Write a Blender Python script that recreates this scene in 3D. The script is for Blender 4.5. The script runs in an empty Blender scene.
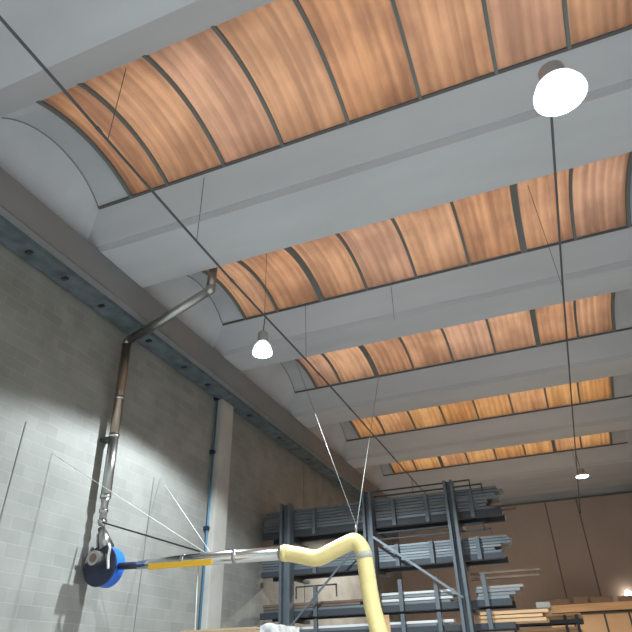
import bpy, bmesh, math, random
from mathutils import Vector, Matrix
random.seed(7)
C = bpy.context.scene.collection
sc = bpy.context.scene
H = 7.8            # springing height of the roof vaults above the eye, metres
EYE = 1.6

def W(x, y, z):
    return Vector((x * H, y * H, z * H + EYE))

# ------------------------------------------------------------------ materials
def new_mat(name):
    m = bpy.data.materials.new(name); m.use_nodes = True
    nt = m.node_tree; b = nt.nodes['Principled BSDF']
    return m, nt, b

def mat(name, col, rough=.6, metal=0., noise=.0, scale=3., stretch=(1, 1, 1), emit=0., bump=0.):
    m, nt, b = new_mat(name)
    b.inputs['Roughness'].default_value = rough
    b.inputs['Metallic'].default_value = metal
    c4 = (*col, 1)
    if noise or bump:
        geo = nt.nodes.new('ShaderNodeNewGeometry')
        mp = nt.nodes.new('ShaderNodeMapping'); mp.inputs['Scale'].default_value = stretch
        nz = nt.nodes.new('ShaderNodeTexNoise'); nz.inputs['Scale'].default_value = scale
        nz.inputs['Detail'].default_value = 6
        nt.links.new(geo.outputs['Position'], mp.inputs['Vector']); nt.links.new(mp.outputs['Vector'], nz.inputs['Vector'])
        rp = nt.nodes.new('ShaderNodeValToRGB')
        rp.color_ramp.elements[0].position = .3; rp.color_ramp.elements[1].position = .7
        rp.color_ramp.elements[0].color = (*[c * (1 - noise) for c in col], 1)
        rp.color_ramp.elements[1].color = (*[min(1, c * (1 + noise)) for c in col], 1)
        nt.links.new(nz.outputs['Fac'], rp.inputs['Fac']); nt.links.new(rp.outputs['Color'], b.inputs['Base Color'])
        if bump:
            bp = nt.nodes.new('ShaderNodeBump'); bp.inputs['Strength'].default_value = bump; bp.inputs['Distance'].default_value = .02
            nt.links.new(nz.outputs['Fac'], bp.inputs['Height']); nt.links.new(bp.outputs['Normal'], b.inputs['Normal'])
    else:
        b.inputs['Base Color'].default_value = c4
    if emit:
        b.inputs['Emission Color'].default_value = c4
        b.inputs['Emission Strength'].default_value = emit
    return m

def block_wall(name, col, mortar, axis='y'):
    """coursed concrete blocks, 50 x 20 cm"""
    m, nt, b = new_mat(name); b.inputs['Roughness'].default_value = .9
    geo = nt.nodes.new('ShaderNodeNewGeometry'); sp = nt.nodes.new('ShaderNodeSeparateXYZ'); cb = nt.nodes.new('ShaderNodeCombineXYZ')
    nt.links.new(geo.outputs['Position'], sp.inputs[0])
    nt.links.new(sp.outputs['Y' if axis == 'y' else 'X'], cb.inputs['X']); nt.links.new(sp.outputs['Z'], cb.inputs['Y'])
    br = nt.nodes.new('ShaderNodeTexBrick'); nt.links.new(cb.outputs[0], br.inputs['Vector'])
    br.inputs['Scale'].default_value = 1; br.inputs['Brick Width'].default_value = .5; br.inputs['Row Height'].default_value = .2
    br.inputs['Mortar Size'].default_value = .008; br.inputs['Mortar Smooth'].default_value = .6; br.inputs['Bias'].default_value = 0
    br.inputs['Color1'].default_value = (*[c * .93 for c in col], 1); br.inputs['Color2'].default_value = (*[c * 1.07 for c in col], 1)
    br.inputs['Mortar'].default_value = (*mortar, 1)
    nz = nt.nodes.new('ShaderNodeTexNoise'); nz.inputs['Scale'].default_value = 1.3; nz.inputs['Detail'].default_value = 8
    nt.links.new(geo.outputs['Position'], nz.inputs['Vector'])
    mr = nt.nodes.new('ShaderNodeMapRange'); mr.inputs[1].default_value = .3; mr.inputs[2].default_value = .7; mr.inputs[3].default_value = .86; mr.inputs[4].default_value = 1.1
    nt.links.new(nz.outputs['Fac'], mr.inputs[0])
    mx = nt.nodes.new('ShaderNodeMix'); mx.data_type = 'RGBA'; mx.blend_type = 'MULTIPLY'; mx.inputs[0].default_value = 1
    nt.links.new(br.outputs['Color'], mx.inputs[6]); nt.links.new(mr.outputs[0], mx.inputs[7]); nt.links.new(mx.outputs[2], b.inputs['Base Color'])
    bp = nt.nodes.new('ShaderNodeBump'); bp.inputs['Strength'].default_value = .25; bp.inputs['Distance'].default_value = .01; bp.invert = True
    nt.links.new(br.outputs['Fac'], bp.inputs['Height']); nt.links.new(bp.outputs['Normal'], b.inputs['Normal'])
    return m

def sheet_mat(name, col, dirt_and_shade):
    """aged orange fibreglass: daylight through it, dirty streaks and painted shading along the corrugations"""
    m = bpy.data.materials.new(name); m.use_nodes = True; nt = m.node_tree; nt.nodes.clear()
    out = nt.nodes.new('ShaderNodeOutputMaterial'); tr = nt.nodes.new('ShaderNodeBsdfTranslucent'); df = nt.nodes.new('ShaderNodeBsdfDiffuse')
    ad = nt.nodes.new('ShaderNodeMixShader'); ad.inputs[0].default_value = .30
    geo = nt.nodes.new('ShaderNodeNewGeometry')
    def nz(scale, st, det=5):
        mp = nt.nodes.new('ShaderNodeMapping'); mp.inputs['Scale'].default_value = st
        n = nt.nodes.new('ShaderNodeTexNoise'); n.inputs['Scale'].default_value = scale; n.inputs['Detail'].default_value = det
        nt.links.new(geo.outputs['Position'], mp.inputs['Vector']); nt.links.new(mp.outputs['Vector'], n.inputs['Vector']); return n
    a = nz(2.6, (1.6, .12, .05), 3); c = nz(1.1, (1, 1, 1), 6)
    ramp = nt.nodes.new('ShaderNodeValToRGB'); e = ramp.color_ramp.elements
    e[0].position = .40; e[0].color = (*dirt_and_shade, 1); e[1].position = .62; e[1].color = (*col, 1)
    mt = nt.nodes.new('ShaderNodeMath'); mt.operation = 'MULTIPLY_ADD'; mt.inputs[1].default_value = .45
    m2 = nt.nodes.new('ShaderNodeMath'); m2.operation = 'MULTIPLY'; m2.inputs[1].default_value = .55
    nt.links.new(a.outputs['Fac'], m2.inputs[0]); nt.links.new(c.outputs['Fac'], mt.inputs[0]); nt.links.new(m2.outputs[0], mt.inputs[2])
    # shade bands of the corrugations painted into the colour, 18 cm apart, broken up by the noise
    sx = nt.nodes.new('ShaderNodeSeparateXYZ'); nt.links.new(geo.outputs['Position'], sx.inputs[0])
    def math_(op, a_, b_):
        n = nt.nodes.new('ShaderNodeMath'); n.operation = op
        for k, v in ((0, a_), (1, b_)):
            if isinstance(v, (int, float)): n.inputs[k].default_value = v
            else: nt.links.new(v, n.inputs[k])
        return n.outputs[0]
    wob = math_('MULTIPLY', a.outputs['Fac'], 9.0)
    sn = math_('SINE', math_('ADD', math_('MULTIPLY', sx.outputs['X'], 2 * math.pi / .18), wob), 0)
    amp = math_('MULTIPLY', c.outputs['Fac'], .085)
    fac = math_('ADD', mt.outputs[0], math_('MULTIPLY', sn, amp))
    nt.links.new(fac, ramp.inputs['Fac'])
    nt.links.new(ramp.outputs['Color'], tr.inputs['Color']); nt.links.new(ramp.outputs['Color'], df.inputs['Color'])
    nt.links.new(tr.outputs[0], ad.inputs[1]); nt.links.new(df.outputs[0], ad.inputs[2]); nt.links.new(ad.outputs[0], out.inputs['Surface'])
    return m

M = dict(
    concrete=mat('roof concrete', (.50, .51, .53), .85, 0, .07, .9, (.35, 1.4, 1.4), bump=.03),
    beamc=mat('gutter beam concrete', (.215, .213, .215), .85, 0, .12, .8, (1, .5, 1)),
    column=mat('column concrete', (.40, .385, .35), .85, 0, .12, 1.5),
    wall=block_wall('grey block wall', (.235, .232, .212), (.278, .279, .256)),
    wallr=mat('right wall concrete', (.42, .40, .37), .9, 0, .1, 1),
    wallb=mat('brown painted wall panels', (.49, .395, .345), .85, 0, .06, .7),
    floor=mat('power floated floor', (.46, .455, .44), .45, 0, .15, .6),
    joint=mat('dark joint sealant', (.17, .17, .16), .9),
    seamc=mat('roof joint', (.22, .225, .23), .9),
    seam=mat('panel seam', (.21, .165, .145), .9),
    bar=mat('glazing bar steel', (.16, .17, .16), .6, .2),
    gapshade=mat('dark gap shadow strip', (.11, .10, .095), .8),
    galv=mat('galvanised duct', (.42, .42, .41), .30, 1, .12, 4, (1, 1, .3)),
    polish=mat('polished duct', (.55, .55, .53), .18, 1, .06, 3),
    copper=mat('tarnished duct', (.36, .29, .24), .32, 1, .2, 3, (1, 1, .3)),
    blue=mat('bright blue paint', (.012, .13, .60), .45),
    navy=mat('dark navy paint', (.012, .018, .048), .45),
    bluepipe=mat('blue conduit paint', (.04, .15, .24), .5),
    tray=mat('blue grey tray paint', (.12, .15, .165), .6, .2, .35, 3),
    dark=mat('dark steel', (.055, .058, .06), .5, .5),
    cable=mat('dark cable', (.075, .08, .085), .6),
    white=mat('white cord', (.72, .73, .70), .6),
    wire=mat('steel wire', (.26, .265, .26), .5, .5),
    hose=mat('yellow hose', (.74, .61, .27), .55, 0, .06, 5),
    clamp=mat('grey strap', (.42, .41, .36), .6),
    yellow=mat('yellow reflection strip', (.78, .45, .03), .4),
    rack=mat('blue grey rack paint', (.105, .125, .142), .5, .2, .12, 3),
    rackd=mat('dark rack steel', (.045, .052, .062), .55, .3),
    zinc=mat('zinc profile', (.19, .205, .212), .45, .55, .2, 2, (.3, 3, 3)),
    zincw=mat('white profile', (.66, .67, .66), .4, .1, .1, 2, (.3, 3, 3)),
    steelb=mat('brown oxidised profile', (.17, .12, .09), .6, .3, .2, 2),
    zincb=mat('beige profile', (.27, .25, .22), .5, .2, .15, 2, (.3, 3, 3)),
    card2=mat('darker cardboard', (.27, .19, .145), .85, 0, .1, 4),
    zincd=mat('dull grey profile', (.16, .185, .205), .5, .5, .2, 2, (.3, 3, 3)),
    wood=mat('raw timber', (.62, .40, .22), .7, 0, .18, 2.5, (.3, 6, 6)),
    tan=mat('tan partition board', (.56, .37, .22), .7, 0, .07, 1.2),
    card=mat('brown cardboard', (.42, .30, .19), .85, 0, .1, 4),
    film=mat('clear stretch film', (.62, .62, .60), .18, 0, .3, 9, bump=.6),
    reflector=mat('grey lamp housing', (.42, .43, .44), .4, .6),
    lens=mat('lamp glass cool', (.90, .96, 1.0), .3, emit=14),
    shade=mat('glowing prismatic shade', (.86, .94, 1.0), .3, emit=1.6),
    lensw=mat('lamp glass warm', (1.0, .92, .78), .3, emit=10),
)
SHEETS = [sheet_mat('orange fibreglass %d' % i, c, d) for i, (c, d) in enumerate([
    ((.84, .46, .26), (.50, .26, .155)), ((.81, .42, .225), (.47, .24, .14)), ((.88, .49, .28), (.55, .30, .18)), ((.83, .47, .30), (.52, .29, .19))])]

FAR = [sheet_mat('yellower fibreglass %d' % i, c, d) for i, (c, d) in enumerate([
    ((.95, .50, .20), (.62, .29, .12)), ((.90, .46, .175), (.58, .26, .10)), ((.98, .53, .22), (.66, .33, .13)), ((.92, .49, .23), (.60, .29, .14))])]

# ------------------------------------------------------------------ mesh helpers
def build(name, bm, m, parent=None, kind=None, smooth=False, label=None):
    """bm is in world space; the object keeps its parent's location as origin"""
    org = parent['_o'] if parent is not None and '_o' in parent.keys() else (0, 0, 0)
    org = Vector(org)
    for v in bm.verts: v.co -= org
    bmesh.ops.recalc_face_normals(bm, faces=bm.faces)
    me = bpy.data.meshes.new(name); bm.to_mesh(me); bm.free()
    me.materials.append(m)
    if smooth:
        for p in me.polygons: p.use_smooth = True
    o = bpy.data.objects.new(name, me); C.objects.link(o)
    if parent is not None:
        o.parent = parent; o['_o'] = tuple(org)
    if kind: o['kind'] = kind
    if label: o['label'] = label
    return o

def single(name, bm, m, label, cat, org, group=None, smooth=False):
    org = Vector(org)
    for v in bm.verts: v.co -= org
    bmesh.ops.recalc_face_normals(bm, faces=bm.faces)
    me = bpy.data.meshes.new(name); bm.to_mesh(me); bm.free(); me.materials.append(m)
    if smooth:
        for p in me.polygons: p.use_smooth = True
    o = bpy.data.objects.new(name, me); C.objects.link(o); o.location = org
    o['label'] = label; o['category'] = cat
    if group: o['group'] = group
    return o

def thing(name, label, cat, loc, group=None):
    o = bpy.data.objects.new(name, None); C.objects.link(o); o.location = loc; o.empty_display_size = .2
    o['label'] = label; o['category'] = cat; o['_o'] = tuple(loc)
    if group: o['group'] = group
    return o

def box(bm, a, b, bev=0.):
    a = Vector(a); b = Vector(b)
    lo = Vector((min(a.x, b.x), min(a.y, b.y), min(a.z, b.z))); hi = Vector((max(a.x, b.x), max(a.y, b.y), max(a.z, b.z)))
    t = bmesh.new(); bmesh.ops.create_cube(t, size=1)
    for v in t.verts:
        v.co = Vector([(lo[i] + hi[i]) / 2 + v.co[i] * (hi[i] - lo[i]) for i in range(3)])
    if bev: bmesh.ops.bevel(t, geom=t.edges[:], offset=bev, segments=2, affect='EDGES')
    merge(bm, t)
    return bm

def merge(bm, t):
    me = bpy.data.meshes.new('tmp'); t.to_mesh(me); t.free(); bm.from_mesh(me); bpy.data.meshes.remove(me)

def bar(bm, p, q, w, d, up=(0, 0, 1)):
    """rectangular bar from p to q, w along side, d along up"""
    p = Vector(p); q = Vector(q); ax = (q - p).normalized(); up = Vector(up)
    s = ax.cross(up)
    if s.length < 1e-4: s = ax.cross(Vector((0, 1, 0)))
    s.normalize(); u = s.cross(ax).normalized()
    vs = []
    for e in (p, q):
        for a, b in ((-1, -1), (1, -1), (1, 1), (-1, 1)):
            vs.append(bm.verts.new(e + s * a * w / 2 + u * b * d / 2))
    bm.faces.new(vs[0:4]); bm.faces.new(vs[4:8])
    for i in range(4):
        j = (i + 1) % 4; bm.faces.new((vs[i], vs[j], vs[4 + j], vs[4 + i]))
    return bm

def tube(bm, pts, r, n=12, caps=True):
    pts = [Vector(p) for p in pts]; k = len(pts); rs = r if isinstance(r, (list, tuple)) else [r] * k
    prev = None; rings = []
    for i, p in enumerate(pts):
        t = (pts[min(i + 1, k - 1)] - pts[max(i - 1, 0)]).normalized()
        if prev is None:
            a = t.cross(Vector((0, 0, 1)))
            if a.length < 1e-3: a = t.cross(Vector((1, 0, 0)))
            a.normalize()
        else:
            a = prev - t * prev.dot(t); a.normalize()
        prev = a; b = t.cross(a)
        rings.append([bm.verts.new(p + (a * math.cos(2 * math.pi * j / n) + b * math.sin(2 * math.pi * j / n)) * rs[i]) for j in range(n)])
    for i in range(k - 1):
        for j in range(n):
            bm.faces.new((rings[i][j], rings[i][(j + 1) % n], rings[i + 1][(j + 1) % n], rings[i + 1][j]))
    if caps:
        bm.faces.new(rings[0]); bm.faces.new(rings[-1])
    return bm

def prism(bm, prof, fa, fb):
    """profile list through two placement functions (near end / far end), closed solid"""
    A = [bm.verts.new(fa(*p)) for p in prof]; B = [bm.verts.new(fb(*p)) for p in prof]; n = len(prof)
    bm.faces.new(A); bm.faces.new(B)
    for i in range(n):
        j = (i + 1) % n; bm.faces.new((A[i], A[j], B[j], B[i]))
    return bm

def smooth_path(pts, n=8):
    P = [Vector(p) for p in pts]; P = [P[0] * 2 - P[1]] + P + [P[-1] * 2 - P[-2]]; out = []
    for i in range(1, len(P) - 2):
        for k in range(n):
            t = k / n; a, b, c, d = P[i - 1], P[i], P[i + 1], P[i + 2]
            out.append(.5 * ((2 * b) + (c - a) * t + (2 * a - 5 * b + 4 * c - d) * t * t + (3 * b - a - 3 * c + d) * t ** 3))
    out.append(P[-2]); return out

BM = bmesh.new

# ------------------------------------------------------------------ the room shell
XL, XR, YN, YB = -1.0, .60, -1.15, 3.98
LIP, LIPB, LIPT = -.92, .828, .92
zf = -EYE / H
TOPZ = 1.16
build('floor', box(BM(), W(XL - .05, YN - .05, zf - .03), W(XR + .05, YB + .05, zf)), M['floor'], kind='structure')
build('wall_left', box(BM(), W(XL - .05, YN, zf), W(XL, YB + .05, .90)), M['wall'], kind='structure')
build('wall_right', box(BM(), W(XR, YN, zf), W(XR + .05, YB + .05, .90)), M['wallr'], kind='structure')
build('wall_back', box(BM(), W(XL, YB, zf), W(XR, YB + .05, .93)), M['wallb'], kind='structure')
build('wall_front', box(BM(), W(XL - .05, YN - .05, zf), W(XR + .05, YN, TOPZ)), M['wallr'], kind='structure')

# gutter beams along the side walls (a chamfered lower arris catches the light)
trim = [0]
def trim_obj(bm, m, smooth=False, parent=None):
    trim[0] += 1
    return build('trim_%d' % trim[0], bm, m, kind='structure', smooth=smooth)
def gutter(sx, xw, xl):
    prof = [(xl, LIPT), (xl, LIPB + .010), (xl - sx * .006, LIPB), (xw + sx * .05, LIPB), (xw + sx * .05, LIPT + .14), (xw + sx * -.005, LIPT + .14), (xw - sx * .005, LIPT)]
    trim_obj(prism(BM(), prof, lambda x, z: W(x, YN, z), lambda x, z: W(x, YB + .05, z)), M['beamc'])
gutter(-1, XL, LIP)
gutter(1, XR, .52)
trim_obj(box(BM(), W(XL, YB - .05, .894), W(XR, YB + .05, TOPZ)), M['concrete'])      # beam over the back wall
trim_obj(box(BM(), W(LIP, YB - .062, .885), W(.52, YB - .045, .8935), .01), M['joint'])  # dark ledge at its foot

# cross beams: inclined cheek, small drip lip, flat soffit
YT = [-.385, .202, .789, 1.403, 2.000, 2.645, 3.306]
YF = [-.135, .4035, 1.030, 1.594, 2.206, 2.848, 3.86]
CH = [.068, .0875, .068, .068, .068, .068, .060]      # run of the far cheek
for a, b, ch in zip(YT, YF, CH):
    prof = [(a, 1.0), (a + .060, .934), (a + .064, .936), (a + .070, .920), (b, .920), (b + ch, 1.0), (b + ch, TOPZ - .06), (a, TOPZ - .06)]
    trim_obj(prism(BM(), prof, lambda y, z: W(-1.02, y, z), lambda y, z: W(XR + .02, y, z)), M['concrete'])

# vaults between the beams: closed concrete ends and, in the middle, the rooflights
XK = [-.787, -.682, -.528, -.379, -.224, -.067, .086, .2214, .350]
ARC_L, ARC_R, CAP_L, CAP_R = -.886, .445, -.985, .56
def arc(y0, y1, sag, n, off=0.):
    c = (y0 + y1) / 2; h = (y1 - y0) / 2; Rr = (h * h + sag * sag) / (2 * sag); out = []
    for i in range(n + 1):
        t = -1 + 2 * i / n; ang = math.asin(h / Rr) * t
        out.append((c + (Rr + off) * math.sin(ang), 1.0 + sag - Rr + (Rr + off) * math.cos(ang) ))
    return out
spans = [(YF[i] + CH[i], YT[i + 1]) for i in range(6)]
SAG_C, SAG_S = .064, .034
def ruled(bm, A, B):
    va = [bm.verts.new(p) for p in A]; vb = [bm.verts.new(p) for p in B]
    for i in range(len(A) - 1): bm.faces.new((va[i], va[i + 1], vb[i + 1], vb[i]))
XEND = {1: (-.787, .355), 2: (-.800, .357), 3: (-.789, .340), 4: (-.814, .357), 5: (-.818, .370)}
for i, (y0, y1) in enumerate(spans):
    N = 24; bm = BM(); sky = 1 <= i <= 5
    if sky: XK[0], XK[-1] = XEND[i]
    k = (y1 - y0) / .30
    ac = arc(y0, y1, SAG_C * k, N); as_ = arc(y0, y1, SAG_S * k, N)
    flat = [(y0 - .075 + (y1 - y0 + .15) * j / N, .913) for j in range(N + 1)]
    def strip(P, xp, Q, xq):
        ruled(bm, [W(xp, y, z) for y, z in P], [W(xq, y, z) for y, z in Q])
    strip(flat, CAP_L, ac, ARC_L); strip(ac, ARC_R, flat, CAP_R)
    if sky:
        strip(ac, ARC_L, as_, XK[0] + .004); strip(as_, XK[-1] - .004, ac, ARC_R)
        # upper lining so that no daylight leaks at the ends
        hi = [(y, 1.135) for y, z in ac]
        strip(flat, CAP_L - .03, hi, ARC_L); strip(hi, ARC_L, hi, XK[0] + .003); strip(hi, XK[0] + .003, as_, XK[0] + .004)
        strip(hi, ARC_R, flat, CAP_R + .03); strip(hi, XK[-1] - .003, hi, ARC_R); strip(as_, XK[-1] - .004, hi, XK[-1] - .003)
    else:
        strip(ac, ARC_L, ac, ARC_R)
        strip([(y, 1.12) for y, z in ac], -1.05, [(y, 1.12) for y, z in ac], XR + .05)
    bmesh.ops.remove_doubles(bm, verts=bm.verts, dist=1e-4)
    o = trim_obj(bm, M['concrete'], smooth=True); o.data.set_sharp_from_angle(angle=math.radians(38))
    trim_obj(tube(BM(), [W(ARC_L - .0005, y, z - .0008) for y, z in ac], .014, 6), M['seamc'], smooth=True)
    if not sky: continue
    # rooflight i
    win = bpy.data.objects.new('window_%d' % i, None); C.objects.link(win); win['kind'] = 'structure'
    win.location = W(-.2, (y0 + y1) / 2, 1.0); win['_o'] = tuple(win.location)
    thick = {2: (2, 6), 3: (2, 6), 5: (2, 6)}.get(i, ())
    for q in range(8):
        xa, xb = XK[q], XK[q + 1]
        bm = BM(); nx = max(12, int((xb - xa) * H / .15 * 8)); ny = 14
        prof = arc(y0 - .012, y1 + .006, SAG_S * k, ny)
        ph = random.random() * 6
        dx = xa + .5 * (xb - xa)
        grid = []
        for ix in range(nx + 1):
            x = xa + (xb - xa) * ix / nx
            wv = .0020 * math.sin(2 * math.pi * x * H / .15 + ph) + .004
            grid.append([bm.verts.new(W(x, y, z + wv)) for y, z in prof])
        for ix in range(nx):
            for iy in range(ny):
                bm.faces.new((grid[ix][iy], grid[ix + 1][iy], grid[ix + 1][iy + 1], grid[ix][iy + 1]))
        build('corrugated_sheet', bm, (SHEETS if i < 4 else FAR)[(q * 3 + i) % 4], win, smooth=True)
    for q, x in enumerate(XK):
        w = .0070 if q not in thick else .017
        if q == 0: w = .008
        if q == 8: w = .010
        bm = BM(); prof = arc(y0 - .004, y1, SAG_S * k, 16)
        lo = [(y, z - .0055) for y, z in prof]
        A = [[bm.verts.new(W(x + s * w / 2, y, z + t)) for y, z in lo] for s, t in ((-1, 0), (1, 0), (1, .009), (-1, .009))]
        for a in range(4):
            b = (a + 1) % 4
            for j in range(16): bm.faces.new((A[a][j], A[a][j + 1], A[b][j + 1], A[b][j]))
        bm.faces.new([A[a][0] for a in range(4)]); bm.faces.new([A[a][16] for a in range(4)])
        build('glazing_bar', bm, M['bar'], win)
    bm = BM(); box(bm, W(ARC_L, y1 - .004, .9965), W(ARC_R, y1 + .004, 1.0005))  # dark strip painted in for the shadow of the gap below the sheets
    build('gap_shadow', bm, M['gapshade'], win)

# column, seams and joints on the walls
trim_obj(box(BM(), W(-1.02, 1.577, zf), W(-.972, 1.655, .829), .02), M['column'])
for y, z0, z1 in ((.838, -.18, .47), (1.292, -.18, .47), (2.35, -.18, .80)):
    trim_obj(box(BM(), W(-1.0, y - .0014, z0), W(-.9985, y + .0014, z1)), M['joint'])
for x in (-.030, .155):
    trim_obj(box(BM(), W(x - .004, YB - .0015, zf), W(x + .004, YB, .894)), M['seam'])

# ------------------------------------------------------------------ services under the left gutter beam
t = thing('cable_tray', 'long blue-grey cable tray under the concrete beam above the block wall', 'cable tray', W(-.965, 1.5, .828))
build('channel', box(BM(), W(-.990, -.3, .815), W(-.934, 3.9, .8275)), M['tray'], t)
for y in (.35, .55, .69, .80, .93, 1.13, 1.31, 1.45, 1.74, 2.0, 2.3, 2.7):
    build('clip', box(BM(), W(-.966, y, .811), W(-.950, y + .010, .8155), .006), M['dark'], t)

p = thing('conduit', 'blue conduit running down the left side of the concrete column', 'pipe', W(-.985, 1.566, .3))
build('pipe', tube(BM(), [W(-.988, 1.566, zf), W(-.988, 1.566, .826)],   .0032 * H), M['bluepipe'], p, smooth=True)
for z in (.10, .38, .62, .81):
    build('clip', box(BM(), W(-.9995, 1.560, z), W(-.982, 1.572, z + .012), .01), M['navy'], p)

# ------------------------------------------------------------------ extraction duct, fan, arm and hose
e0, e1, e2, e3 = W(-.968, 1.085, .300), W(-.966, 1.058, .772), W(-.705, 1.044, .862), W(-.705, 1.047, .955)
d = thing('exhaust_duct', 'slim metal duct climbing the block wall and bending up into the roof', 'duct', W(-.966, 1.07, .3))
rd = .0118 * H
neck = e0.lerp(e1, .13)
build('neck', tube(BM(), [e0, neck - (e1 - e0).normalized() * .06, neck], [.062, .066, rd], 20), M['galv'], d, smooth=True, label='narrow silver neck')
mid = e0.lerp(e1, .45)
build('wall_pipe', tube(BM(), [neck, mid], rd, 20), M['galv'], d, smooth=True, label='shiny lower duct length')
build('wall_pipe', tube(BM(), [mid, e1 - (e1 - e0).normalized() * .05], rd, 20), M['copper'], d, smooth=True, label='brownish upper duct length')
build('elbow', tube(BM(), smooth_path([e1 - (e1 - e0).normalized() * .06, e1, e1 + (e2 - e1).normalized() * .06], 4), rd * 1.06, 20), M['galv'], d, smooth=True)
build('slanting_pipe', tube(BM(), [e1 + (e2 - e1).normalized() * .05, e2 - (e2 - e1).normalized() * .05], rd, 20), M['galv'], d, smooth=True)
build('elbow', tube(BM(), smooth_path([e2 - (e2 - e1).normalized() * .06, e2, e2 + Vector((0, 0, .07))], 4), rd * 1.06, 20), M['galv'], d, smooth=True)
build('riser', tube(BM(), [e2 + Vector((0, 0, .06)), e3], rd, 20), M['copper'], d, smooth=True)
for f_ in (.02, .07, .14, .45, .66):
    c_ = e0.lerp(e1, f_); ax = (e1 - e0).normalized()
    build('collar', tube(BM(), [c_ - ax * .03, c_ + ax * .03], rd * 1.08 if f_ > .1 else .082, 20), M['polish'], d, smooth=True)
build('wall_bracket', box(BM(), W(-.9995, 1.062, .50), W(-.968, 1.086, .508)), M['dark'], d)

fc = W(-.946, 1.092, .2120); fr = .0415 * H; fd = .033 * H
f = thing('extractor_fan', 'round blue extractor fan with dark face at the foot of the metal duct', 'fan', fc - Vector((0, 0, fr)))
def drum(bm, c, r, y0, y1, seg=40):
    return tube(bm, [c + Vector((0, y0, 0)), c + Vector((0, y1, 0))], r, seg)
build('casing', drum(BM(), fc, fr, -fd / 2 + .03, fd / 2), M['blue'], f, smooth=False, label='bright blue drum')
build('face_plate', drum(BM(), fc, fr * 1.02, -fd / 2 - .01, -fd / 2 + .03), M['navy'], f, label='dark navy front plate')
mc = fc + Vector((.04, -fd / 2, .09))
build('motor', drum(BM(), mc, .12, -.24, 0, 24), M['galv'], f, smooth=False, label='silver motor')
build('motor_cap', drum(BM(), mc, .07, -.25, -.24, 24), M['steelb'], f)
bm = BM(); tube(bm, smooth_path([mc + Vector((.19, -.05, -.16)), mc + Vector((.20, -.10, .0)), mc + Vector((.18, -.08, .16)), mc + Vector((.06, .02, .26))], 6), .022, 10)
build('feed_pipe', bm, M['white'], f, smooth=True, label='pale bent pipe over the face')
bm = BM()
for s in (-1, 1):
    bar(bm, fc + Vector((s * .13, -.10, fr * .8)), e0 + Vector((s * .05, 0, -.14)), .03, .05, (0, 1, 0))
bar(bm, fc + Vector((-.16, -.2, .30)), fc + Vector((-.34, -.1, .02)), .035, .05, (0, 1, 0))
bar(bm, fc + Vector((-.34, -.1, .02)), fc + Vector((-.36, .1, -.12)), .035, .05, (0, 1, 0))
build('bracket', bm, M['galv'], f)
build('outlet', tube(BM(), [fc + Vector((0, -.03, fr * .93)), e0 - Vector((0, 0, .035))], [  .13, .062], 20), M['galv'], f, smooth=True, label='silver tapered outlet')
build('wall_arm', box(BM(), Vector((-H + .004, fc.y - .05, fc.z - .05)), fc + Vector((-.1, .05, .05))), M['dark'], f)

ya = 1.085
def A(x, z, y=ya): return W(x, y, z)
arm = thing('suction_arm', 'long shiny metal suction arm reaching from the blue fan to the yellow hose', 'suction arm', A(-.7, .2075))
build('sleeve', tube(BM(), [A(-.900, .2090), A(-.845, .2070)], .058, 16), M['navy'], arm, smooth=True, label='dark blue sleeve beside the fan')
build('tube', tube(BM(), [A(-.850, .2075), A(-.80, .2085), A(-.503, .2035)], [.065, .085, .104], 28), M['polish'], arm, smooth=True)
for x, z in ((-.735, .2075), (-.612, .2055), (-.508, .2036)):
    r = .085 + (x + .8) / .297 * .019
    build('collar', tube(BM(), [A(x - .004, z), A(x + .004, z)], r + .008, 28), M['galv'], arm, smooth=True)
build('reflection_strip', bar(BM(), A(-.815, .2000, 1.0765), A(-.660, .1975, 1.0740), .05, .085), M['yellow'], arm, label='yellow strip added for a reflection under the tube')  # yellow strip standing in for a reflection on the tube's underside

hp = [A(-.503, .2035), A(-.470, .196), A(-.435, .1885), A(-.402, .199), A(-.374, .2085), A(-.356, .2110), A(-.343, .1930), A(-.338, .157), A(-.332, .105), A(-.322, .058), A(-.306, -.01), A(-.285, -.08), A(-.27, -.13)]
path = smooth_path(hp, 16)
rr = [  .0150 * H * (1 + .018 * math.sin(i * 2.1)) for i in range(len(path))]
h = thing('flexible_hose', 'thick pale yellow hose hanging in a double bend from the suction arm', 'hose', A(-.35, .2))
build('hose', tube(BM(), path, rr, 24), M['hose'], h, smooth=True)
build('end_cuff', tube(BM(), [path[0] + Vector((-.03, 0, 0)), path[3] ],   .0157 * H, 24), M['hose'], h, smooth=True)
i6 = 16 * 6 + 2
build('strap', tube(BM(), [path[i6], path[i6 + 2], path[i6 + 5]],   .0160 * H, 24), M['clamp'], h, smooth=True, label='grey strap at the top bend')
apex = A(-.3525, .2355)
build('hanger_ring', tube(BM(), [A(-.3545, .2165), A(-.3535, .2330), A(-.3530, .2400)], .018, 10), M['wire'], h, smooth=True)

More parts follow.
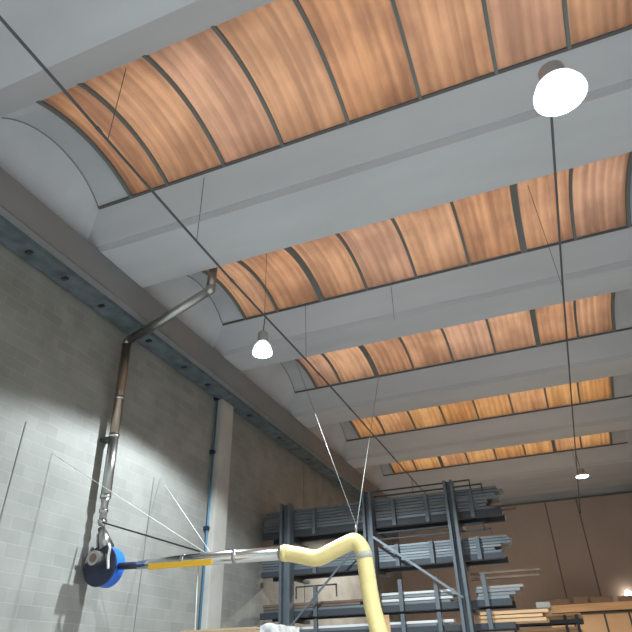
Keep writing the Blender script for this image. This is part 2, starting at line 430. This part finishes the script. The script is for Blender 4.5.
def line(name, a, b, r, m, label, cat, group=None):
    return single(name, tube(BM(), [a, b], r, 8), m, label, cat, (Vector(a) + Vector(b)) / 2, group, smooth=True)
line('steel_cable', apex + Vector((0, 0, .02)), W(-.7045, 1.590, .921), .0055, M['wire'], 'pale steel cable slanting left from the hose bend up to the roof beam', 'cable')
line('steel_cable', apex + Vector((0, 0, .02)), W(-.5165, 1.978, .990), .007, M['wire'], 'pale steel cable rising right of the other from the hose bend to the rooflight', 'cable')
line('guy_wire', A(-.682, .2175), W(-.9992, .925, .427), .0045, M['white'], 'white guy wire crossing in front of the metal duct to the block wall', 'wire')
line('guy_wire', A(-.672, .2175), W(-.9992, 1.3198, .4765), .0045, M['white'], 'short white guy wire from the suction arm to the wall beside the column', 'wire')
single('strut', bar(BM(), W(-.950, 1.065, .302), W(-.6944, 1.080, .221), .026, .026), M['dark'], 'thin black strut sloping from the duct down to the suction arm', 'strut', W(-.82, 1.07, .26))
line('cord', A(-.699, .197), A(-.692, .01), .009, M['white'], 'white cord hanging straight down below the suction arm', 'cord')

# ------------------------------------------------------------------ long conduits under the roof and their wires
zc = .80
cpts = [(-.566, -.35), (-.575, .264), (-.588, .914), (-.585, 1.62), (-.599, 2.82), (-.606, 3.925)]
def cx(y):
    for (xa, ya_), (xb, yb_) in zip(cpts[:-1], cpts[1:]):
        if y <= yb_: return xa + (xb - xa) * (y - ya_) / (yb_ - ya_)
cl = thing('conduit', 'long dark conduit strung under the beams along the left side of the roof', 'conduit', W(-.588, 1.5, zc))
build('pipe', tube(BM(), smooth_path([W(x, y, zc) for x, y in cpts], 4), .020, 10), M['cable'], cl, smooth=True)
for y in (.47, .95, 1.5, 1.8, 2.4, 3.0):
    build('coupling', tube(BM(), [W(cx(y), y, zc), W(cx(y + .012), y + .012, zc)], .027, 10), M['cable'], cl, smooth=True)
for (y, zt, nm) in ((.500, 1.004, 'in front of the nearest rooflight'), (.797, .993, 'in front of the nearest whole roof beam'), (1.128, 1.016, 'in front of the second rooflight'), (1.405, .998, 'in front of the second roof beam')):
    line('suspension_wire', W(cx(y), y, zc), W(cx(y), y, zt), .0055, M['cable'], 'thin vertical wire holding up the left conduit ' + nm, 'wire')
zr_ = .80
cr = thing('cable', 'long dark cable running from the big bright lamp to the far lamp', 'cable', W(.147, 2, zr_))
build('cable_run', tube(BM(), [W(.1455, .648, zr_), W(.145, 1.32, zr_ - .002), W(.152, 2.72, zr_), W(.158, 3.925, zr_)], .018, 10), M['cable'], cr, smooth=True)
line('suspension_wire', W(.120, 1.16, 1.02), W(.1445, 1.31, zr_), .0055, M['cable'], 'thin slanting wire from the second rooflight to the right-hand cable', 'wire')
line('suspension_wire', W(.1535, 2.95, zr_), W(.1535, 2.95, 1.0), .0055, M['cable'], 'thin wire above the far lamp holding the right-hand cable', 'wire')
line('suspension_wire', W(-.304, 1.40, .87), W(-.304, 1.405, .998), .0055, M['cable'], 'loose thin wire hanging in front of the second roof beam, near the middle', 'wire')

# ------------------------------------------------------------------ lamps
def lamp(loc, cord_top, label, power, tint, R=.24, blend=.22, size=150, shade='shade', hs=1.0):
    t = thing('pendant_lamp', label, 'lamp', loc, 'high-bay lamps hanging from the roof')
    def lathe(bm, prof, n=32):
        rings = []
        for r, z in prof: rings.append([bm.verts.new(loc + Vector((r * math.cos(2 * math.pi * j / n), r * math.sin(2 * math.pi * j / n), z))) for j in range(n)])
        for a in range(len(rings) - 1):
            for j in range(n): bm.faces.new((rings[a][j], rings[a][(j + 1) % n], rings[a + 1][(j + 1) % n], rings[a + 1][j]))
        bm.faces.new(rings[0]); bm.faces.new(rings[-1]); return bm
    build('lamp_shade', lathe(BM(), [(R * .96, 0), (R, .0), (R * .98, .05 * hs), (R * .82, .16 * hs), (R * .50, .25 * hs), (R * .48, .25 * hs)]), M[shade], t, smooth=False, label='bell-shaped shade')
    build('lens', lathe(BM(), [(R * .05, -.05), (R * .4, -.045), (R * .75, -.025), (R * .95, -.002)]), M['lens'], t, smooth=True, label='white glowing lens')
    build('housing', lathe(BM(), [(R * .50, .25 * hs), (R * .52, .28 * hs), (R * .50, .46 * hs), (R * .30, .50 * hs), (.02, .50 * hs)]), M['reflector'], t)
    build('hanger', tube(BM(), [loc + Vector((0, 0, .49 * hs)), Vector(cord_top)], .010, 8), M['cable'], t, smooth=True)
    l = bpy.data.lights.new('lamp_light', 'SPOT'); l.energy = power; l.color = tint; l.spot_size = math.radians(size); l.spot_blend = blend
    l.shadow_soft_size = .07; l.use_nodes = False
    lo = bpy.data.objects.new('lamp_light', l); C.objects.link(lo); lo.parent = t; lo.location = (0, 0, -.09)
    return t
COOL, WARM, NEUTRAL = (.82, .93, 1.0), (1.0, .82, .62), (1.0, .96, .88)
PW = 2000
lamp(W(.1465, .650, .726), W(.1455, .650, .799), 'big dazzling lamp hanging nearest on the right', PW, COOL, R=.30)
lamp(W(-.592, 1.132, .690), W(cx(1.132), 1.132, .799), 'bright white lamp hanging from the left conduit above the block wall', PW * .92, COOL, R=.20)
lamp(W(.1535, 2.70, .698), W(.152, 2.70, .799), 'small far lamp below the long cable by the brown back wall', PW * .50, WARM, R=.21, shade='reflector', hs=.5)
lamp(W(-.599, 2.75, .655), W(cx(2.75), 2.75, .799), 'far left lamp behind the top of the storage rack', PW * .70, NEUTRAL, R=.20, shade='reflector')
# two unseen lamps added behind the camera to light near ceiling and left wall
lamp(W(.147, -.60, .726), W(.147, -.60, .92), 'added unseen lamp on the right behind the photographer', PW * 1.4, COOL, R=.24)
lamp(W(-.566, -.30, .690), W(cx(-.30), -.30, .799), 'added unseen lamp on the left behind the photographer', PW * .55, COOL, R=.24, size=142)

wl = thing('wall_lamp', 'small round wall lamp glowing low on the brown back wall', 'lamp', W(.297, 3.965, .3487))
bm = BM(); bmesh.ops.create_uvsphere(bm, u_segments=20, v_segments=12, radius=.15, matrix=Matrix.Translation(W(.297, 3.952, .3487)))
build('globe', bm, M['lensw'], wl, smooth=True)
build('base', box(BM(), W(.285, 3.966, .338), W(.309, 3.98, .360), .01), M['dark'], wl)

# ------------------------------------------------------------------ cantilever rack with profiles
YP = 1.88
SC = 1.91 / 2.03
rack = thing('storage_rack', 'tall blue-grey cantilever rack loaded with metal profiles', 'rack', W(-.58, YP, zf))
posts = [(-.887, -.849, .513), (-.585, -.553, .517), (-.308, -.278, .523)]
for xa, xb, zt in posts:
    bm = BM(); fw = .0085
    for xx in (xa, xb - fw):
        box(bm, W(xx, YP - .012, zf + .012), W(xx + fw, YP + .026, zt))
    box(bm, W(xa + fw, YP + .008, zf + .012), W(xb - fw, YP + .016, zt))
    build('post', bm, M['rack'], rack)
    bm = BM(); box(bm, W(xa, YP - .16, zf), W(xb, YP + .20, zf + .022)); build('foot', bm, M['rack'], rack)
tiers = [(.4085, .4300), (.2845, .3015), (.1575, .1760), (.0990, .1150)]
XLB = -.976
for ti, (z0, z1) in enumerate(tiers):
    x1 = [-.145, -.160, -.163, -.165][ti]
    build('cradle_beam', box(BM(), W(XLB, YP + .030, z0), W(x1, YP + .050, z1), .008), M['rackd'], rack, label='dark beam carrying the profiles')
    build('cradle_beam', box(BM(), W(XLB, YP + .125, z0), W(x1, YP + .145, z1), .008), M['rackd'], rack)
    for xa, xb, zt in posts:
        bm = BM(); bar(bm, W((xa + xb) / 2, YP + .02, z0 - .006), W((xa + xb) / 2, YP + .19, z0 - .004), .12, .085)
        build('arm', bm, M['rackd'], rack)
    ztop = [.494, .350, .246, .150][ti]
    for xs in (-.772, -.487, -.376, -.232):
        build('stake', box(BM(), W(xs - .006, YP + .018, z0), W(xs + .006, YP + .030, ztop)), M['rack'], rack)
# open tube frames above the loads
for (xa, xb, zr, zd) in ((-.60, -.228, .5255, .497), (-.60, -.192, .5080, .480), (-.60, -.205, .3900, .365), (-.60, -.186, .3700, .3535), (-.842, -.700, .2470, .2110)):
    bm = BM(); bar(bm, W(xa, YP + .028, zr), W(xb, YP + .028, zr), .03, .035); bar(bm, W(xb, YP + .028, zr + .002), W(xb, YP + .028, zd), .03, .03)
    bar(bm, W(xa, YP + .028, zr), W(xa, YP + .028, zd), .03, .03)
    build('retaining_frame', bm, M['rackd'], rack)
build('brace', bar(BM(), W(-.553, 1.868, .3725), W(-.293, 1.868, .1805), .035, .055), M['zincd'], rack, label='long diagonal brace right of the hose')
build('brace', bar(BM(), W(-.588, 1.868, .372), W(-.85, 1.868, .125), .03, .045), M['rack'], rack)

def profiles(n_rows, n_deep, z0, z1, xa, xb, mats, what, cat, group, jit=.03, dep=.05):
    hgt = (z1 - z0) / n_rows
    for r in range(n_rows):
        for dd in range(n_deep):
            x0 = xa + random.uniform(0, jit * .4); x1 = xb - random.uniform(0, jit) - (jit if (r < n_rows * .4) else 0)
            y0 = YP + .032 + dd * dep + random.uniform(0, .003)
            zA = z0 + r * hgt
            bm = BM(); box(bm, W(x0, y0, zA + .0002), W(x1, y0 + dep * .93, zA + hgt * random.uniform(.80, .96)), .006)
            single('steel_profile' if cat == 'profile' else 'timber_board', bm, random.choice(mats), what, cat, W((x0 + x1) / 2, y0 + dep / 2, zA), group)
profiles(7, 2, .4300, .5010, XLB, -.128, [M['zinc'], M['zincd'], M['zinc']], 'grey metal profile in the bundle on the top tier of the rack', 'profile', 'profiles on the top tier of the rack')
profiles(6, 2, .3015, .3510, XLB, -.129, [M['zinc'], M['zincd']], 'grey metal profile in the bundle on the second tier of the rack', 'profile', 'profiles on the second tier of the rack')
profiles(4, 2, .1760, .2130, XLB + .42, -.318, [M['zincw'], M['zinc'], M['zincw'], M['zincw']], 'white metal profile on the third tier of the rack, between the middle and right posts', 'profile', 'white profiles on the third tier of the rack', jit=.012)  # lit stretch of the bundle, the lamplight put into the white colour
profiles(4, 2, .1760, .2130, -.268, -.118, [M['zincb'], M['zincb'], M['zinc']], 'dull beige profile on the third tier of the rack, right of the right post', 'profile', 'beige profiles on the third tier of the rack')  # dim stretch of the same bundle, its shade put into the colour
profiles(3, 2, .1760, .2010, XLB, -.57, [M['steelb'], M['zincd']], 'short brownish profile on the left half of the third tier of the rack', 'profile', 'brown profiles on the third tier of the rack')

profiles(2, 2, .1150, .1310, XLB, -.33, [M['zinc'], M['zincw'], M['zincd']], 'grey metal profile on the lowest visible tier of the rack, left of the timber', 'profile', 'profiles on the lowest visible tier of the rack')
profiles(3, 2, .1150, .1460, -.265, -.050, [M['wood']], 'raw timber board at the right end of the rack, on the lowest visible tier', 'board', 'timber boards on the lowest visible tier of the rack', jit=.02)
for k, (xa, xb, za) in enumerate(((-.275, -.070, .2475), (-.275, -.075, .2330))):
    bm = BM(); box(bm, W(xa, YP + .06, za), W(xb, YP + .075, za + .0065), .006)
    bar(bm, W(-.2415, YP + .0675, .2135 if k else .2400), W(-.2415, YP + .0675, za + .001), .05, .05)
    single('brown_rail', bm, M['steelb'], ['upper of two thin brown rails sticking out over the third tier of the rack', 'lower of two thin brown rails sticking out over the third tier of the rack'][k], 'rail', W(-.17, YP + .06, za))
bm = BM(); box(bm, W(-.170, YP + .060, .4260), W(-.100, YP + .066, .4325), .004)
single('thin_bar', bm, M['steelb'], 'single thin bar jutting right from the top tier of the rack', 'bar', W(-.13, YP + .06, .4315))
for k, (xa, xb, z0, z1, lab) in enumerate(((-.100, -.062, .1462, .1620, 'small grey wrapped bundle lying on the right end of the timber boards'),)):
    bm = BM(); box(bm, W(xa, YP + .035, z0), W(xb, YP + .115, z1), .012)
    o = single('wrapped_bundle', bm, M['zincb'], lab, 'bundle', W((xa + xb) / 2, YP + .07, z0))

# ------------------------------------------------------------------ second low rack of timber behind, right of the tall one
tr = thing('timber_rack', 'low dark rack frame stacked with timber right of the tall rack', 'rack', W(-.02, 2.55, zf))
for x in (-.22, -.04, .0):
    build('post', box(BM(), W(x - .005, 2.50, zf), W(x + .005, 2.512, .165)), M['rackd'], tr)
for z in (.150, .095):
    for y in (2.505, 2.60):
        build('rail', box(BM(), W(-.24, y, z - .012), W(.02, y + .012, z)), M['rackd'], tr)
for z, n in ((.150, 2), (.095, 3)):
    for k in range(n):
        x0, x1 = -.235 + random.uniform(0, .02), .015 + random.uniform(-.02, .05)
        bm = BM(); box(bm, W(x0, 2.514, z + .0003 + k * .011), W(x1, 2.62, z + k * .011 + .0100), .006)
        single('timber_board', bm, M['wood'], 'broad timber board lying on the low rack right of the tall rack', 'board', W(x0, 2.55, z + k * .011), 'boards on the low timber rack')

# ------------------------------------------------------------------ tan partition before the back wall
pt = thing('partition', 'tan boarded partition with a pale timber head below the brown back wall', 'partition', W(.2, 3.75, zf))
xs = [-.14, -.016, .1400, .2600, .38, .50, .598]
for a, b in zip(xs[:-1], xs[1:]):
    build('panel', box(BM(), W(a + .003, 3.752, zf), W(b - .003, 3.765, .2450)), M['tan'], pt)
for x in xs[1:-1]:
    build('stud', box(BM(), W(x - .0045, 3.748, zf), W(x + .0045, 3.768, .2440)), M['rackd'], pt, label='dark upright between panels')
build('rail', box(BM(), W(-.14, 3.744, .2450), W(.598, 3.770, .2510)), M['dark'], pt, label='dark rail under the head')
build('head_board', box(BM(), W(-.142, 3.738, .2580), W(.598, 3.772, .2960), .01), M['wood'], pt, label='pale timber head board')
build('packer', box(BM(), W(-.14, 3.755, .2510), W(.598, 3.768, .2580)), M['dark'], pt)
for k, (xa, xb, h_, lab) in enumerate(((-.135, -.02, .030, 'long brown carton lying on the partition head, at its left end'), (.005, .075, .034, 'brown carton on the partition head, middle of the row'), (.088, .20, .030, 'brown carton on the partition head, nearest left of the wall lamp'), (.225, .33, .026, 'low brown carton on the partition head, below the wall lamp'))):
    bm = BM(); box(bm, W(xa, 3.742, .2962), W(xb, 3.768, .2962 + h_), .01)
    o = single('carton', bm, M['card2'], lab, 'box', W((xa + xb) / 2, 3.755, .2962))

# ------------------------------------------------------------------ load in the foreground and board behind the hose
pa = thing('pallet', 'timber pallet under the tall carton and the wrapped bundle', 'pallet', W(-.475, .90, zf))
for y in (.85, .90, .95):
    build('bearer', box(BM(), W(-.572, y - .006, zf), W(-.378, y + .006, zf + .012)), M['wood'], pa)
for k in range(7):
    x = -.572 + k * .0290
    build('deck_board', box(BM(), W(x, .844, zf + .012), W(x + .020, .956, zf + .016)), M['wood'], pa)
bt = zf + .0162
ct = thing('tall_carton', 'brown carton at the bottom of the picture left of the plastic-wrapped bundle', 'box', W(-.505, .90, bt))
bm = BM()
box(bm, W(-.568, .850, bt), W(-.440, .853, .0600)); box(bm, W(-.568, .947, bt), W(-.440, .950, .0600))
box(bm, W(-.568, .853, bt), W(-.565, .947, .0600)); box(bm, W(-.443, .853, bt), W(-.440, .947, .0600))
build('carton_wall', bm, M['card'], ct)
build('carton_lid', box(BM(), W(-.569, .849, .0585), W(-.439, .951, .0615)), M['card'], ct)
wb = thing('wrapped_bundle', 'bundle in crumpled clear plastic film standing at the bottom of the picture', 'bundle', W(-.409, .90, bt))
bm = BM(); box(bm, W(-.432, .852, bt), W(-.405, .926, .0600), .03); build('core', bm, M['card'], wb)
bm = BM(); bmesh.ops.create_grid(bm, x_segments=24, y_segments=24, size=1)
bm.free(); bm = BM(); bmesh.ops.create_cube(bm, size=1)
bmesh.ops.subdivide_edges(bm, edges=bm.edges[:], cuts=22, use_grid_fill=True)
lo, hi = W(-.4345, .848, .0), W(-.402, .930, .0640)
for v in bm.verts:
    q = v.co.copy()
    v.co = Vector([(lo[i] + hi[i]) / 2 + q[i] * (hi[i] - lo[i]) for i in range(3)])
    v.co += Vector((q.x, q.y, q.z)) * (.05 * abs(math.sin(v.co.x * 13 + v.co.z * 9) * math.cos(v.co.y * 11 + v.co.x * 7)) - .03)
build('film_cap', bm, M['film'], wb, smooth=True, label='crumpled clear film over the top')

bm = BM(); bar(bm, W(-.3220, 1.175, zf), W(-.3330, 1.168, .092), .11, .03, (0, 1, 0))
single('timber_board', bm, M['wood'], 'tan board standing upright behind the lower end of the yellow hose', 'board', W(-.327, 1.17, zf))

# ------------------------------------------------------------------ daylight on the roof
w = bpy.data.worlds.new('sky'); sc.world = w; w.use_nodes = True
nt = w.node_tree; bg = nt.nodes['Background']
bg.inputs['Color'].default_value = (.93, .97, 1.0, 1); bg.inputs['Strength'].default_value = 1.0

# ------------------------------------------------------------------ camera
Rm = ((0.92607137, -0.21656075, -0.30901984), (0.37679934, 0.486539, 0.78822716), (-0.02034886, -0.84639308, 0.53216979))
cam = bpy.data.cameras.new('camera'); cam.sensor_width = 36; cam.lens = 36 * 570.277 / 632; cam.clip_start = .05; cam.clip_end = 200
co = bpy.data.objects.new('camera', cam); C.objects.link(co)
m4 = Matrix.Identity(4)
for i in range(3):
    m4[i][0] = Rm[i][0]; m4[i][1] = -Rm[i][1]; m4[i][2] = -Rm[i][2]
m4[2][3] = EYE
co.matrix_world = m4
sc.camera = co

sc.view_settings.view_transform = 'Standard'; sc.view_settings.look = 'None'
sc.view_settings.exposure = .25; sc.view_settings.gamma = 1; sc.view_settings.use_curve_mapping = False
sc.cycles.use_denoising = True
sc.cycles.max_bounces = 10; sc.cycles.diffuse_bounces = 6
sc.cycles.sample_clamp_indirect = 6
for o in list(bpy.data.objects):
    if '_o' in o.keys(): del o['_o']
